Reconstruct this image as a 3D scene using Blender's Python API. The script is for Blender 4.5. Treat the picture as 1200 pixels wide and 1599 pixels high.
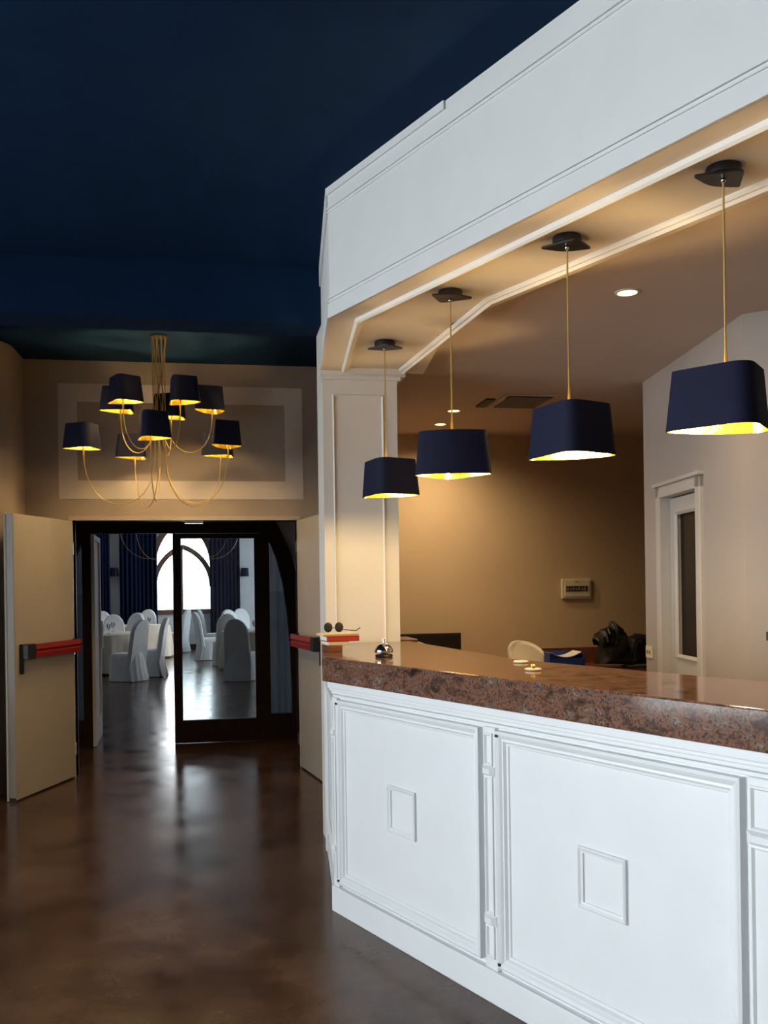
import bpy, bmesh, math, random
from mathutils import Vector, Matrix
random.seed(7)
for o in list(bpy.data.objects): bpy.data.objects.remove(o)
scene = bpy.context.scene
COL = scene.collection
# ------------------------------------------------------------------ camera
F, CX, CY, RHO, H = 1450.0, 600.0, 914.0, 0.014, 1.6
YAW = math.radians(10.0); CC, SS = math.cos(YAW), math.sin(YAW)
def W(X, D):                       # (right of, ahead of the viewer) -> plan of the building
    return (X*CC + D*SS, -X*SS + D*CC)
def ray(px, py):
    u, v = px-CX, py-CY
    return (u-RHO*v)/F, (v+RHO*u)/F         # right, down per metre ahead
def at_z(px, py, z):
    a, b = ray(px, py); D = (H-z)/b; x, y = W(a*D, D); return Vector((x, y, z))
def at_d(px, py, D):
    a, b = ray(px, py); x, y = W(a*D, D); return Vector((x, y, H-b*D))
def at_y(px, py, Y):
    a, b = ray(px, py); D = Y/(-a*SS+CC); x, y = W(a*D, D); return Vector((x, y, H-b*D))
cam = bpy.data.cameras.new('camera'); co = bpy.data.objects.new('camera', cam); COL.objects.link(co)
fw = Vector((SS, CC, 0)); R0 = Vector((CC, -SS, 0)); U0 = Vector((0, 0, 1))
up = (U0+RHO*R0).normalized(); rt = (R0-RHO*U0).normalized()
m = Matrix((rt, up, -fw)).transposed().to_4x4(); m.translation = (0, 0, H)
co.matrix_world = m
cam.sensor_width = 36; cam.sensor_fit = 'AUTO'; cam.lens = F*36/1599
cam.shift_y = (CY-799.5)/1599; cam.shift_x = 0; cam.clip_start = 0.05; cam.clip_end = 200
scene.camera = co
# ------------------------------------------------------------------ world, daylight, exposure
wd = bpy.data.worlds.new('overcast_sky'); scene.world = wd; wd.use_nodes = True
bg = wd.node_tree.nodes['Background']; bg.inputs[0].default_value = (0.94, 0.97, 1, 1); bg.inputs[1].default_value = 10.0
vs = scene.view_settings; vs.view_transform = 'Standard'; vs.look = 'None'; vs.gamma = 1.0; vs.exposure = 0.0; vs.use_curve_mapping = False
def portal(name, loc, direction, sx, sy):       # marks a window opening so that the sky behind it is sampled well; gives no light itself
    l = bpy.data.lights.new(name, 'AREA'); l.shape = 'RECTANGLE'; l.size = sx; l.size_y = sy; l.cycles.is_portal = True
    o = bpy.data.objects.new(name, l); COL.objects.link(o); o.location = loc
    o.rotation_euler = Vector(direction).to_track_quat('-Z', 'Y').to_euler(); return o
portal('sky_portal_lobby', (-5.27, 0.9, 1.75), (1, 0, 0), 8.3, 3.1)             # glazing left of the viewer
portal('sky_portal_dining_side', (4.27, 20.8, 1.95), (-1, 0, 0), 4.1, 2.8)
portal('sky_portal_dining_arch', (-0.95, 25.22, 2.2), (0, -1, 0), 2.0, 2.8)

# ------------------------------------------------------------------ materials
MATS = {}
def mat(name, c, rough=0.6, metal=0.0, noise=0.06, scale=6.0, bump=0.0, bscale=60.0, coat=0.0, spec=0.5, emit=None, es=0.0):
    if name in MATS: return MATS[name]
    mt = bpy.data.materials.new(name); mt.use_nodes = True; nt = mt.node_tree; b = nt.nodes['Principled BSDF']
    b.inputs['Roughness'].default_value = rough; b.inputs['Metallic'].default_value = metal
    b.inputs['Coat Weight'].default_value = coat; b.inputs['Coat Roughness'].default_value = 0.12
    b.inputs['Specular IOR Level'].default_value = spec
    tc = nt.nodes.new('ShaderNodeTexCoord'); nz = nt.nodes.new('ShaderNodeTexNoise'); nz.inputs['Scale'].default_value = scale; nz.inputs['Detail'].default_value = 4
    nt.links.new(tc.outputs['Object'], nz.inputs['Vector'])
    rp = nt.nodes.new('ShaderNodeValToRGB')
    rp.color_ramp.elements[0].position = 0.3; rp.color_ramp.elements[1].position = 0.7
    rp.color_ramp.elements[0].color = tuple(max(0, x*(1-noise)) for x in c)+(1,)
    rp.color_ramp.elements[1].color = tuple(min(1, x*(1+noise)) for x in c)+(1,)
    nt.links.new(nz.outputs['Fac'], rp.inputs['Fac']); nt.links.new(rp.outputs['Color'], b.inputs['Base Color'])
    if bump:
        n2 = nt.nodes.new('ShaderNodeTexNoise'); n2.inputs['Scale'].default_value = bscale; n2.inputs['Detail'].default_value = 3
        nt.links.new(tc.outputs['Object'], n2.inputs['Vector'])
        bp = nt.nodes.new('ShaderNodeBump'); bp.inputs['Strength'].default_value = bump; bp.inputs['Distance'].default_value = 0.01
        nt.links.new(n2.outputs['Fac'], bp.inputs['Height']); nt.links.new(bp.outputs['Normal'], b.inputs['Normal'])
    if emit:
        b.inputs['Emission Color'].default_value = emit+(1,); b.inputs['Emission Strength'].default_value = es
    MATS[name] = mt; return mt
def glass_mat(name, tint=(0.93, 0.96, 0.97), ior=1.5):
    mt = bpy.data.materials.new(name); mt.use_nodes = True; nt = mt.node_tree; nt.nodes.clear()
    out = nt.nodes.new('ShaderNodeOutputMaterial'); mx = nt.nodes.new('ShaderNodeMixShader'); fr = nt.nodes.new('ShaderNodeFresnel'); fr.inputs[0].default_value = ior
    tr = nt.nodes.new('ShaderNodeBsdfTransparent'); tr.inputs[0].default_value = tint+(1,)
    gl = nt.nodes.new('ShaderNodeBsdfGlossy'); gl.inputs['Roughness'].default_value = 0.02
    nt.links.new(fr.outputs[0], mx.inputs[0]); nt.links.new(tr.outputs[0], mx.inputs[1]); nt.links.new(gl.outputs[0], mx.inputs[2]); nt.links.new(mx.outputs[0], out.inputs[0])
    return mt
def ramp_mat(name, stops, scale, detail, rough, coat=0.0, dist=0.0, stretch=(1, 1, 1), rot=0.0, bump=0.0, rough_var=0.0, speck=None):
    mt = bpy.data.materials.new(name); mt.use_nodes = True; nt = mt.node_tree; b = nt.nodes['Principled BSDF']
    b.inputs['Roughness'].default_value = rough; b.inputs['Coat Weight'].default_value = coat; b.inputs['Coat Roughness'].default_value = 0.06
    tc = nt.nodes.new('ShaderNodeTexCoord'); mp = nt.nodes.new('ShaderNodeMapping'); mp.inputs['Scale'].default_value = stretch; mp.inputs['Rotation'].default_value = (0, 0, rot)
    nz = nt.nodes.new('ShaderNodeTexNoise'); nz.inputs['Scale'].default_value = scale; nz.inputs['Detail'].default_value = detail; nz.inputs['Distortion'].default_value = dist; nz.inputs['Roughness'].default_value = 0.65
    nt.links.new(tc.outputs['Object'], mp.inputs[0]); nt.links.new(mp.outputs[0], nz.inputs['Vector'])
    rp = nt.nodes.new('ShaderNodeValToRGB'); els = rp.color_ramp.elements
    while len(els) < len(stops): els.new(0.5)
    for e, (p, c) in zip(els, stops): e.position = p; e.color = c+(1,)
    nt.links.new(nz.outputs['Fac'], rp.inputs[0]); src = rp.outputs[0]
    if speck:
        vz = nt.nodes.new('ShaderNodeTexNoise'); vz.inputs['Scale'].default_value = speck[0]; vz.inputs['Detail'].default_value = 2
        nt.links.new(tc.outputs['Object'], vz.inputs['Vector'])
        r2 = nt.nodes.new('ShaderNodeValToRGB'); r2.color_ramp.elements[0].position = speck[1]; r2.color_ramp.elements[1].position = speck[2]
        mx = nt.nodes.new('ShaderNodeMixRGB'); mx.inputs[2].default_value = speck[3]+(1,)
        nt.links.new(vz.outputs['Fac'], r2.inputs[0]); nt.links.new(r2.outputs[0], mx.inputs[0]); nt.links.new(src, mx.inputs[1]); src = mx.outputs[0]
    nt.links.new(src, b.inputs['Base Color'])
    if rough_var:
        n3 = nt.nodes.new('ShaderNodeTexNoise'); n3.inputs['Scale'].default_value = 3.0; n3.inputs['Detail'].default_value = 6
        nt.links.new(tc.outputs['Object'], n3.inputs['Vector']); mr = nt.nodes.new('ShaderNodeMapRange')
        mr.inputs[1].default_value = 0.3; mr.inputs[2].default_value = 0.7; mr.inputs[3].default_value = rough-rough_var; mr.inputs[4].default_value = rough+rough_var
        nt.links.new(n3.outputs['Fac'], mr.inputs[0]); nt.links.new(mr.outputs[0], b.inputs['Roughness'])
    if bump:
        bp = nt.nodes.new('ShaderNodeBump'); bp.inputs['Strength'].default_value = bump; bp.inputs['Distance'].default_value = 0.004
        nt.links.new(nz.outputs['Fac'], bp.inputs['Height']); nt.links.new(bp.outputs['Normal'], b.inputs['Normal'])
    MATS[name] = mt; return mt
M_floor = ramp_mat('brown_resin_floor', [(0.30, (0.030, 0.014, 0.008)), (0.44, (0.062, 0.030, 0.018)), (0.56, (0.092, 0.047, 0.028)), (0.75, (0.125, 0.068, 0.042))], 1.5, 7, 0.20, 0.0, 0.2, bump=0.03, rough_var=0.05)
M_floor.node_tree.nodes['Principled BSDF'].inputs['Specular IOR Level'].default_value = 0.36
M_granite = ramp_mat('brown_granite', [(0.32, (0.025, 0.016, 0.013)), (0.42, (0.11, 0.058, 0.042)), (0.50, (0.24, 0.105, 0.062)), (0.57, (0.145, 0.088, 0.066)), (0.66, (0.27, 0.19, 0.15))], 13, 15, 0.10, 0.0, 0.7, (1.0, 1.0, 1.9), 0.5, speck=(110, 0.50, 0.66, (0.05, 0.035, 0.03)))
M_ceil = mat('navy_ceiling_paint', (0.0048, 0.019, 0.053), 0.75, bump=0.12, bscale=40, noise=0.1, spec=0.06)
M_white = mat('white_lacquer', (0.80, 0.81, 0.82), 0.38, noise=0.015)
M_header = mat('white_wall_paint', (0.64, 0.64, 0.63), 0.6, noise=0.02)
M_cream = mat('cream_paint', (0.74, 0.69, 0.62), 0.5, noise=0.02)
M_soffit = mat('soffit_paint', (0.62, 0.53, 0.43), 0.6, noise=0.02)
M_taupe = mat('taupe_wall_paint', (0.36, 0.28, 0.225), 0.75, noise=0.04, scale=2)
M_taupe_l = mat('pale_taupe_band_paint', (0.60, 0.50, 0.43), 0.75, noise=0.03)
M_bar = mat('bar_wall_paint', (0.54, 0.40, 0.255), 0.75, noise=0.04, scale=2)
M_barceil = mat('bar_ceiling_paint', (0.55, 0.43, 0.35), 0.8, noise=0.03, scale=2)
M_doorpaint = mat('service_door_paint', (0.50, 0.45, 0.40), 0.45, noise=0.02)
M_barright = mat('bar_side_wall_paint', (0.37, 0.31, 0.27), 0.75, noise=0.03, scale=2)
M_vest = mat('vestibule_paint', (0.50, 0.46, 0.45), 0.8)
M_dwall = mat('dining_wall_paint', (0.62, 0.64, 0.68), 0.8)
M_steel = mat('beige_door_enamel', (0.43, 0.37, 0.31), 0.30, noise=0.02)
M_red = mat('red_push_bar', (0.27, 0.014, 0.011), 0.35)
M_black = mat('black_plastic', (0.012, 0.011, 0.011), 0.4)
M_wood = mat('dark_brown_wood', (0.022, 0.009, 0.006), 0.5, noise=0.3, scale=20, spec=0.2)
M_desk = mat('mahogany_wood', (0.16, 0.05, 0.025), 0.4, noise=0.25, scale=14)
M_winwood = mat('brown_window_frame', (0.12, 0.07, 0.05), 0.5)
M_navy = mat('navy_shade_fabric', (0.0075, 0.0085, 0.030), 0.75, bump=0.15, bscale=300, spec=0.25)
M_gold = mat('gold_foil_lining', (0.75, 0.56, 0.10), 0.25, 1.0, bump=0.25, bscale=25, noise=0.08)
M_cable = mat('gold_cable', (0.62, 0.41, 0.13), 0.4, 0.6)
M_chrome = mat('polished_chrome', (0.78, 0.77, 0.76), 0.08, 1.0, noise=0.0)
M_curt = mat('navy_curtain', (0.008, 0.014, 0.042), 0.9, bump=0.1, spec=0.05)
M_sheer = mat('pale_sheer_curtain', (0.72, 0.76, 0.82), 0.9)
_nt = M_sheer.node_tree; _tl = _nt.nodes.new('ShaderNodeBsdfTranslucent'); _tl.inputs[0].default_value = (0.75, 0.79, 0.85, 1); _mx = _nt.nodes.new('ShaderNodeMixShader'); _mx.inputs[0].default_value = 0.55
_nt.links.new(_nt.nodes['Principled BSDF'].outputs[0], _mx.inputs[1]); _nt.links.new(_tl.outputs[0], _mx.inputs[2]); _nt.links.new(_mx.outputs[0], _nt.nodes['Material Output'].inputs[0])
M_cover = mat('white_chair_cover', (0.74, 0.77, 0.79), 0.85, bump=0.25, bscale=9)
M_cloth = mat('ivory_tablecloth', (0.66, 0.60, 0.50), 0.85, bump=0.2, bscale=8)
M_ivory = mat('ivory_plastic', (0.66, 0.58, 0.44), 0.45)
M_pale = mat('pale_leather', (0.42, 0.34, 0.25), 0.55)
M_blue = mat('blue_card', (0.02, 0.05, 0.28), 0.5)
M_paper = mat('white_paper', (0.8, 0.78, 0.74), 0.7)
M_book_red = mat('red_book_cover', (0.48, 0.03, 0.015), 0.45)
M_book_cream = mat('cream_book_cover', (0.72, 0.55, 0.32), 0.6)
M_bag = mat('black_bag_fabric', (0.008, 0.008, 0.008), 0.5, bump=0.6, bscale=14)
M_grey = mat('grey_vent_metal', (0.20, 0.16, 0.13), 0.5)
M_dark = mat('dark_opening', (0.02, 0.017, 0.015), 0.6)
M_smoke = mat('smoked_door_pane', (0.016, 0.011, 0.008), 0.45, spec=0.2)
M_disc = mat('downlight_diffuser', (0.9, 0.8, 0.4), 0.5, emit=(1.0, 0.80, 0.30), es=3.5)
M_bulb = mat('warm_bulb', (1, 0.9, 0.6), 0.5, emit=(1.0, 0.72, 0.30), es=14)
M_glass = glass_mat('clear_glass'); M_screen_glass = glass_mat('screen_glass', (0.80, 0.85, 0.87))
M_wine = glass_mat('wine_glass', (0.9, 0.93, 0.95), 1.8)

# ------------------------------------------------------------------ mesh helpers
class MB:
    def __init__(s): s.v = []; s.f = []
    def add(s, vs_, fs):
        n = len(s.v); s.v += [tuple(p) for p in vs_]; s.f += [tuple(i+n for i in f) for f in fs]; return s
    def box(s, a, b, fr=None):
        (x0, y0, z0), (x1, y1, z1) = a, b
        P = [(x0, y0, z0), (x1, y0, z0), (x1, y1, z0), (x0, y1, z0), (x0, y0, z1), (x1, y0, z1), (x1, y1, z1), (x0, y1, z1)]
        if fr: P = [fr(*p) for p in P]
        return s.add(P, [(0, 3, 2, 1), (4, 5, 6, 7), (0, 1, 5, 4), (1, 2, 6, 5), (2, 3, 7, 6), (3, 0, 4, 7)])
    def prism(s, poly, z0, z1, fr=None):
        n = len(poly); P = [(x, y, z0) for x, y in poly]+[(x, y, z1) for x, y in poly]
        if fr: P = [fr(*p) for p in P]
        return s.add(P, [tuple(range(n-1, -1, -1)), tuple(range(n, 2*n))]+[(i, (i+1) % n, n+(i+1) % n, n+i) for i in range(n)])
    def rings(s, rs, close=False, cap0=False, cap1=False):   # list of equal closed loops
        n = len(rs[0]); P = [p for r in rs for p in r]; k = len(rs); fs = []
        for j in range(k if close else k-1):
            a, b = j*n, ((j+1) % k)*n
            fs += [(a+i, a+(i+1) % n, b+(i+1) % n, b+i) for i in range(n)]
        if cap0: fs.append(tuple(range(n-1, -1, -1)))
        if cap1: fs.append(tuple((k-1)*n+i for i in range(n)))
        return s.add(P, fs)
    def lathe(s, prof, c=(0, 0, 0), n=20):
        return s.rings([[(c[0]+r*math.cos(2*math.pi*i/n), c[1]+r*math.sin(2*math.pi*i/n), c[2]+z) for i in range(n)] for r, z in prof], cap0=True, cap1=True)
    def tube(s, pts, r, n=8, caps=True):
        pts = [Vector(p) for p in pts]; rs = []; prev = None
        for i, p in enumerate(pts):
            t = (pts[min(i+1, len(pts)-1)]-pts[max(i-1, 0)]).normalized()
            a = prev if prev is not None else (Vector((0, 0, 1)) if abs(t.z) < 0.9 else Vector((1, 0, 0)))
            a = (a-t*a.dot(t)).normalized(); b = t.cross(a); prev = a
            rr = r[i] if isinstance(r, (list, tuple)) else r
            rs.append([p+rr*(math.cos(2*math.pi*k/n)*a+math.sin(2*math.pi*k/n)*b) for k in range(n)])
        return s.rings(rs, cap0=caps, cap1=caps)
    def sphere(s, c, r, sc=(1, 1, 1), n=14, k=9):
        return s.rings([[(c[0]+sc[0]*r*math.sin(a)*math.cos(2*math.pi*i/n), c[1]+sc[1]*r*math.sin(a)*math.sin(2*math.pi*i/n), c[2]-sc[2]*r*math.cos(a)) for i in range(n)] for a in [max(0.02, min(math.pi-0.02, math.pi*j/k)) for j in range(k+1)]], cap0=True, cap1=True)
    def build(s, name, mtl, parent=None, smooth=False, bevel=0.0, mats=None):
        me = bpy.data.meshes.new(name); me.from_pydata(s.v, [], s.f); me.update()
        bm = bmesh.new(); bm.from_mesh(me); bmesh.ops.recalc_face_normals(bm, faces=bm.faces); bm.to_mesh(me); bm.free()
        me.materials.append(mtl)
        if smooth:
            for p in me.polygons: p.use_smooth = True
            try: me.set_sharp_from_angle(angle=math.radians(40))
            except Exception: pass
        o = bpy.data.objects.new(name, me); COL.objects.link(o)
        if parent:
            o.parent = parent; bpy.context.view_layer.update(); o.matrix_parent_inverse = parent.matrix_world.inverted()
        if bevel:
            b = o.modifiers.new('bevel', 'BEVEL'); b.width = bevel; b.segments = 2; b.limit_method = 'ANGLE'
        return o
def frame(origin, along):            # local (s, n, z): along the run, out of its face, up
    a = Vector((along[0], along[1], 0)).normalized(); nn = Vector((a.y, -a.x, 0)); o = Vector((origin[0], origin[1], 0))
    return lambda s_, n_, z_: tuple(o+a*s_+nn*n_+Vector((0, 0, z_)))
def thing(name, loc, label, cat, group=None, rz=0, kind=None):
    o = bpy.data.objects.new(name, None); COL.objects.link(o); o.location = loc; o.rotation_euler = (0, 0, rz); o.empty_display_size = 0.1
    return tag(o, label, cat, group, kind)
def tag(o, label=None, cat=None, group=None, kind=None):
    if label: o['label'] = label
    if cat: o['category'] = cat
    if group: o['group'] = group
    if kind: o['kind'] = kind
    return o
def struct(o): o['kind'] = 'structure'; return o
def copy_tree(o, parent=None):
    c = o.copy(); COL.objects.link(c); c.parent = parent
    for ch in list(o.children): copy_tree(ch, c)
    return c
def offset_poly(poly, d):            # d > 0 goes inwards for a counter-clockwise polygon
    n = len(poly); out = []
    for i in range(n):
        p0, p1, p2 = Vector(poly[i-1]), Vector(poly[i]), Vector(poly[(i+1) % n])
        e1 = (p1-p0).normalized(); e2 = (p2-p1).normalized(); n1 = Vector((-e1.y, e1.x)); n2 = Vector((-e2.y, e2.x))
        b = (n1+n2); b = b/(1+n1.dot(n2)); q = p1+b*d; out.append((q.x, q.y))
    return out
def ccw(p):
    return p if sum(p[i-1][0]*p[i][1]-p[i][0]*p[i-1][1] for i in range(len(p))) > 0 else p[::-1]
def moulding(mb, poly, prof, fn):    # a closed moulding: profile of (inset, height), mapped by fn(x, y, height)
    poly = ccw(poly)
    mb.rings([[fn(x, y, h) for x, y in offset_poly(poly, d)] for d, h in prof], close=True); return mb
def rect(s0, s1, z0, z1): return [(s0, z0), (s1, z0), (s1, z1), (s0, z1)]
def round_poly(pts, r, n=7):
    out = []; k = len(pts)
    for i in range(k):
        p0, p1, p2 = Vector(pts[i-1]), Vector(pts[i]), Vector(pts[(i+1) % k]); rr = r[i] if isinstance(r, (list, tuple)) else r
        a = p1+(p0-p1).normalized()*rr; b = p1+(p2-p1).normalized()*rr
        for j in range(n):
            t = j/(n-1); q = a*(1-t)**2+p1*2*t*(1-t)+b*t*t; out.append((q.x, q.y))
    return out

# ------------------------------------------------------------------ plan of the place
FAR = 8.27; CEIL = 3.56; SOF = 2.92; BARC = 2.97; DTOP = 2.19
C0 = (-0.245, 4.58); ang = math.radians(32.7); wv = (math.sin(ang), -math.cos(ang)); nv = (math.cos(ang), math.sin(ang))  # viewer axes
def cnt(s, n=0): return W(C0[0]+wv[0]*s+nv[0]*n, C0[1]+wv[1]*s+nv[1]*n)    # s along the counter front, n behind it
COLX0, COLX1, COLY = 0.635, 1.10, 5.68
# floor
struct(MB().box((-5.6, -4.6, -0.12), (6.2, 26.2, 0)).build('floor', M_floor))
# lobby shell
struct(MB().box((-5.6, -4.6, CEIL), (6.2, FAR+0.15, CEIL+0.12)).build('ceiling', M_ceil))
struct(MB().box((-5.0, COLY+0.02, 3.215), (COLX0, COLY+0.30, CEIL)).build('ceiling_beam', M_ceil))
fw_mb = MB()
OX0, OX1 = -1.235, 0.675
fw_mb.box((-1.75, FAR, 0), (OX0, FAR+0.15, CEIL)); fw_mb.box((OX1, FAR, 0), (0.96, FAR+0.15, CEIL)); fw_mb.box((OX0, FAR, DTOP), (OX1, FAR+0.15, CEIL))
wf = struct(fw_mb.build('wall_far', M_taupe))
struct(MB().box((0.955, COLY+0.32, 0), (COLX1, FAR+0.15, CEIL)).build('wall_partition', M_taupe))
arc = [(-2.02+0.40*math.cos(t), 7.90+0.40*math.sin(t)) for t in [math.radians(-90+90*i/16) for i in range(17)]]
struct(MB().prism([(-5.6, 7.50)]+arc+[(-1.62, FAR+0.15), (-5.6, FAR+0.15)], 0, CEIL).build('wall_rounded', M_taupe))
# left wall with glazing, rear wall with entrance, right wall: all beside or behind the viewer
lw = MB(); lw.box((-5.25, -4.6, 0), (-5.0, -3.2, CEIL)).box((-5.25, 5.0, 0), (-5.0, 7.55, CEIL)).box((-5.25, -3.2, 0), (-5.0, 5.0, 0.25)).box((-5.25, -3.2, 3.25), (-5.0, 5.0, CEIL))
struct(lw.build('wall_left', M_taupe))
w1 = MB()
for yy in (-3.2, -0.5, 2.21, 4.92): w1.box((-5.2, yy, 0.25), (-5.05, yy+0.08, 3.25))
w1.box((-5.2, -3.2, 0.25), (-5.05, 5.0, 0.33)).box((-5.2, -3.2, 3.17), (-5.05, 5.0, 3.25))
o = struct(w1.build('window_1', M_wood))
for yy in (-3.12, -0.42, 2.29): MB().box((-5.14, yy, 0.33), (-5.13, yy+2.62, 3.17)).build('pane', M_glass, o)
struct(MB().box((-5.6, -4.25, 0), (6.2, -4.0, CEIL)).build('wall_rear', M_taupe))
struct(MB().box((6.0, -4.6, 0), (6.2, FAR+0.15, CEIL)).build('wall_right', M_taupe))
# painted band on the far wall above the doors
b0 = at_y(90, 600, FAR); b1 = at_y(474, 780, FAR); i0 = at_y(120, 629, FAR); i1 = at_y(446, 752, FAR)
tb = MB(); X0, X1, Z0, Z1 = b0.x, b1.x, b1.z, b0.z+0.01; x0, x1, z0, z1 = i0.x, i1.x, i1.z, i0.z+0.01
for a, b in (((X0, Z0), (X1, z0)), ((X0, z1), (X1, Z1)), ((X0, z0), (x0, z1)), ((x1, z0), (X1, z1))):
    tb.box((a[0], FAR-0.004, a[1]), (b[0], FAR+0.01, b[1]))
struct(tb.build('trim_1', M_taupe_l))
# door lining of the far wall
jm = MB(); jm.box((OX0-0.03, FAR-0.015, 0), (OX0, FAR+0.16, DTOP+0.03)).box((OX1, FAR-0.015, 0), (OX1+0.03, FAR+0.16, DTOP+0.03)).box((OX0-0.03, FAR-0.02, DTOP), (OX1+0.03, FAR+0.16, DTOP+0.035))
struct(jm.build('trim_2', M_steel))
tag(MB().box((-0.30, FAR-0.06, DTOP-0.03), (-0.14, FAR-0.02, DTOP)).box((-0.38, FAR-0.05, DTOP-0.012), (-0.28, FAR-0.03, DTOP-0.002)).build('door_holder', M_chrome, bevel=0.003), 'small chrome door selector under the lintel of the double doorway', 'door fitting')

# ------------------------------------------------------------------ bar room shell
sofA = W(-0.25, 4.58); sofB = (COLX0, COLY); sofC = (1.27, COLY); sofD = W(0.359, 4.70)
SE = 4.6
sofE = cnt(SE, 0.578); sofF = cnt(SE, 0.0)
soffit = [sofA, sofF, sofE, sofD, sofC, sofB]
struct(MB().prism(ccw(soffit), SOF, SOF+0.04).build('ceiling_soffit', M_soffit))
inner = ccw([cnt(0.06, 0.105), cnt(SE-0.1, 0.105), cnt(SE-0.1, 0.50), cnt(0.645, 0.50), (1.13, COLY-0.075), (0.745, COLY-0.075)])
struct(moulding(MB(), inner, [(0, 0), (0, 0.018), (0.010, 0.026), (0.022, 0.016), (0.032, 0.016), (0.042, 0.008), (0.042, 0)], lambda x, y, h: (x, y, SOF-h)).build('trim_3', M_cream))
# bar ceiling and walls
bp = [cnt(0.05, 0.05), cnt(SE, 0.05), cnt(SE, 1.2), (6.0, 1.0), (6.0, FAR), (COLX1-0.02, FAR), (COLX1-0.02, COLY+0.1), (COLX0+0.02, COLY+0.05)]
struct(MB().prism(ccw(bp), BARC, BARC+0.05).build('ceiling_bar', M_barceil))
struct(MB().box((COLX1-0.02, FAR, 0), (6.2, FAR+0.15, BARC+0.3)).build('wall_bar_back', M_bar))
rA = Vector(W(1.80, 6.39)); rB = Vector(W(1.866, 4.78)); rC = Vector(W(1.866+1.7, 4.78-1.06))
ru = (rB-rA).normalized(); fr_r = frame((rA.x, rA.y), (ru.x, ru.y))
# side wall with the doorway
Lr = (rB-rA).length; dd0, dd1, DZ = 0.30, 1.05, 2.16
def on_right(px, py):
    a, b = ray(px, py); D = (1.80+0.041*6.39)/(a+0.041); return 6.39-D
dd0 = on_right(1031, 900)*1.0008; dd1 = on_right(1101, 900)
# local n of fr_r: choose the sign that faces the bar
tst = Vector(fr_r(0, 1, 0)); sg = 1 if (tst.x-rA.x) < 0 else -1
R = lambda s_, n_, z_: fr_r(s_, n_*sg, z_)
wb = MB().box((0, -0.15, 0), (dd0+0.06, 0, BARC+0.02), R).box((dd1-0.06, -0.15, 0), (Lr, 0, BARC+0.02), R).box((dd0+0.06, -0.15, DZ), (dd1-0.06, 0, BARC+0.02), R)
struct(wb.build('wall_bar_side', M_barright))
rn = (rC-rB).normalized(); fr_q = frame((rB.x, rB.y), (rn.x, rn.y)); tq = Vector(fr_q(0, 1, 0))-Vector((rB.x, rB.y, 0)); sq = 1 if tq.y < 0 else -1
Q = lambda s_, n_, z_: fr_q(s_, n_*sq, z_)
struct(MB().box((0, -0.15, 0), ((rC-rB).length+1.5, 0, BARC+0.02), Q).build('wall_bar_return', M_barright))
# white half-glazed door in the side wall
dr = thing('door_1', R(dd0, 0, 0), 'white panelled service door with tall dark pane in the side wall', 'door', kind='structure')
ar = MB().box((dd0, -0.14, 0), (dd0+0.075, 0.025, DZ+0.05), R).box((dd1-0.075, -0.14, 0), (dd1, 0.025, DZ+0.05), R).box((dd0, -0.14, DZ-0.02), (dd1, 0.025, DZ+0.05), R).box((dd0-0.015, -0.01, DZ+0.05), (dd1+0.015, 0.045, DZ+0.075), R)
ar.build('architrave', M_doorpaint, dr, bevel=0.006)
l0, l1 = dd0+0.08, dd1-0.08; g0, g1 = l0+0.13, l1-0.05
gz0, gz1 = 1.13, 2.03
lf = MB().box((l0, -0.09, 0.01), (g0, -0.045, DZ-0.03), R).box((g1, -0.09, 0.01), (l1, -0.045, DZ-0.03), R).box((g0, -0.09, 0.01), (g1, -0.045, gz0), R).box((g0, -0.09, gz1), (g1, -0.045, DZ-0.03), R)
leaf = lf.build('leaf', M_doorpaint, dr)
MB().box((g0, -0.075, gz0), (g1, -0.065, gz1), R).build('pane', M_smoke, dr)
gb = moulding(MB(), rect(g0-0.02, g1+0.02, gz0-0.02, gz1+0.02), [(0, 0), (0, 0.012), (0.012, 0.018), (0.03, 0.006), (0.03, 0)], lambda x, y, h: R(x, -0.045+h, y)); gb.build('glazing_bead', M_doorpaint, dr)
moulding(MB(), rect(g0-0.01, g1, 0.25, 1.0), [(0, 0), (0, 0.010), (0.012, 0.014), (0.025, 0.004), (0.025, 0)], lambda x, y, h: R(x, -0.045+h, y)).build('panel_moulding', M_doorpaint, dr)
MB().sphere(R(l1-0.03, -0.02, 1.03), 0.02).build('knob', M_black, dr, smooth=True)

# ------------------------------------------------------------------ column and header
cl = struct(MB().box((COLX0, COLY, 0), (COLX1, COLY+0.32, CEIL)).build('wall_column', M_cream))
struct(moulding(MB(), rect(COLX0+0.06, COLX1-0.085, 0.2, SOF-0.14), [(0, 0), (0, 0.006), (0.006, 0.010), (0.014, 0.004), (0.014, 0)], lambda x, y, h: (x, COLY-h, y)).build('trim_4', M_cream))
struct(MB().box((COLX0-0.012, COLY-0.03, SOF-0.028), (COLX1+0.05, COLY+0.1, SOF)).box((COLX0-0.008, COLY-0.018, SOF-0.05), (COLX1+0.02, COLY+0.1, SOF-0.028)).build('trim_5', M_cream))
hd = [sofA, sofF, cnt(SE, 0.15), cnt(0.21, 0.15), (COLX0+0.15, COLY), sofB]
struct(MB().prism(ccw(hd), SOF+0.0405, CEIL).build('wall_header', M_header))
fh = frame(cnt(0, 0), (wv[0]*CC+wv[1]*SS, -wv[0]*SS+wv[1]*CC)); th = Vector(fh(0, 1, 0))-Vector(fh(0, 0, 0)); nb = Vector(cnt(0, 1)+(0,))-Vector(cnt(0, 0)+(0,))
sgn = -1 if th.dot(nb) > 0 else 1
K = lambda s_, n_, z_: fh(s_, n_*sgn, z_)          # counter frame: s along front, n out towards the room, z
for za, zb in ((3.438, 3.446), (3.454, 3.460), (2.996, 3.004), (3.012, 3.020)):
    pass
hm = MB()
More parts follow.
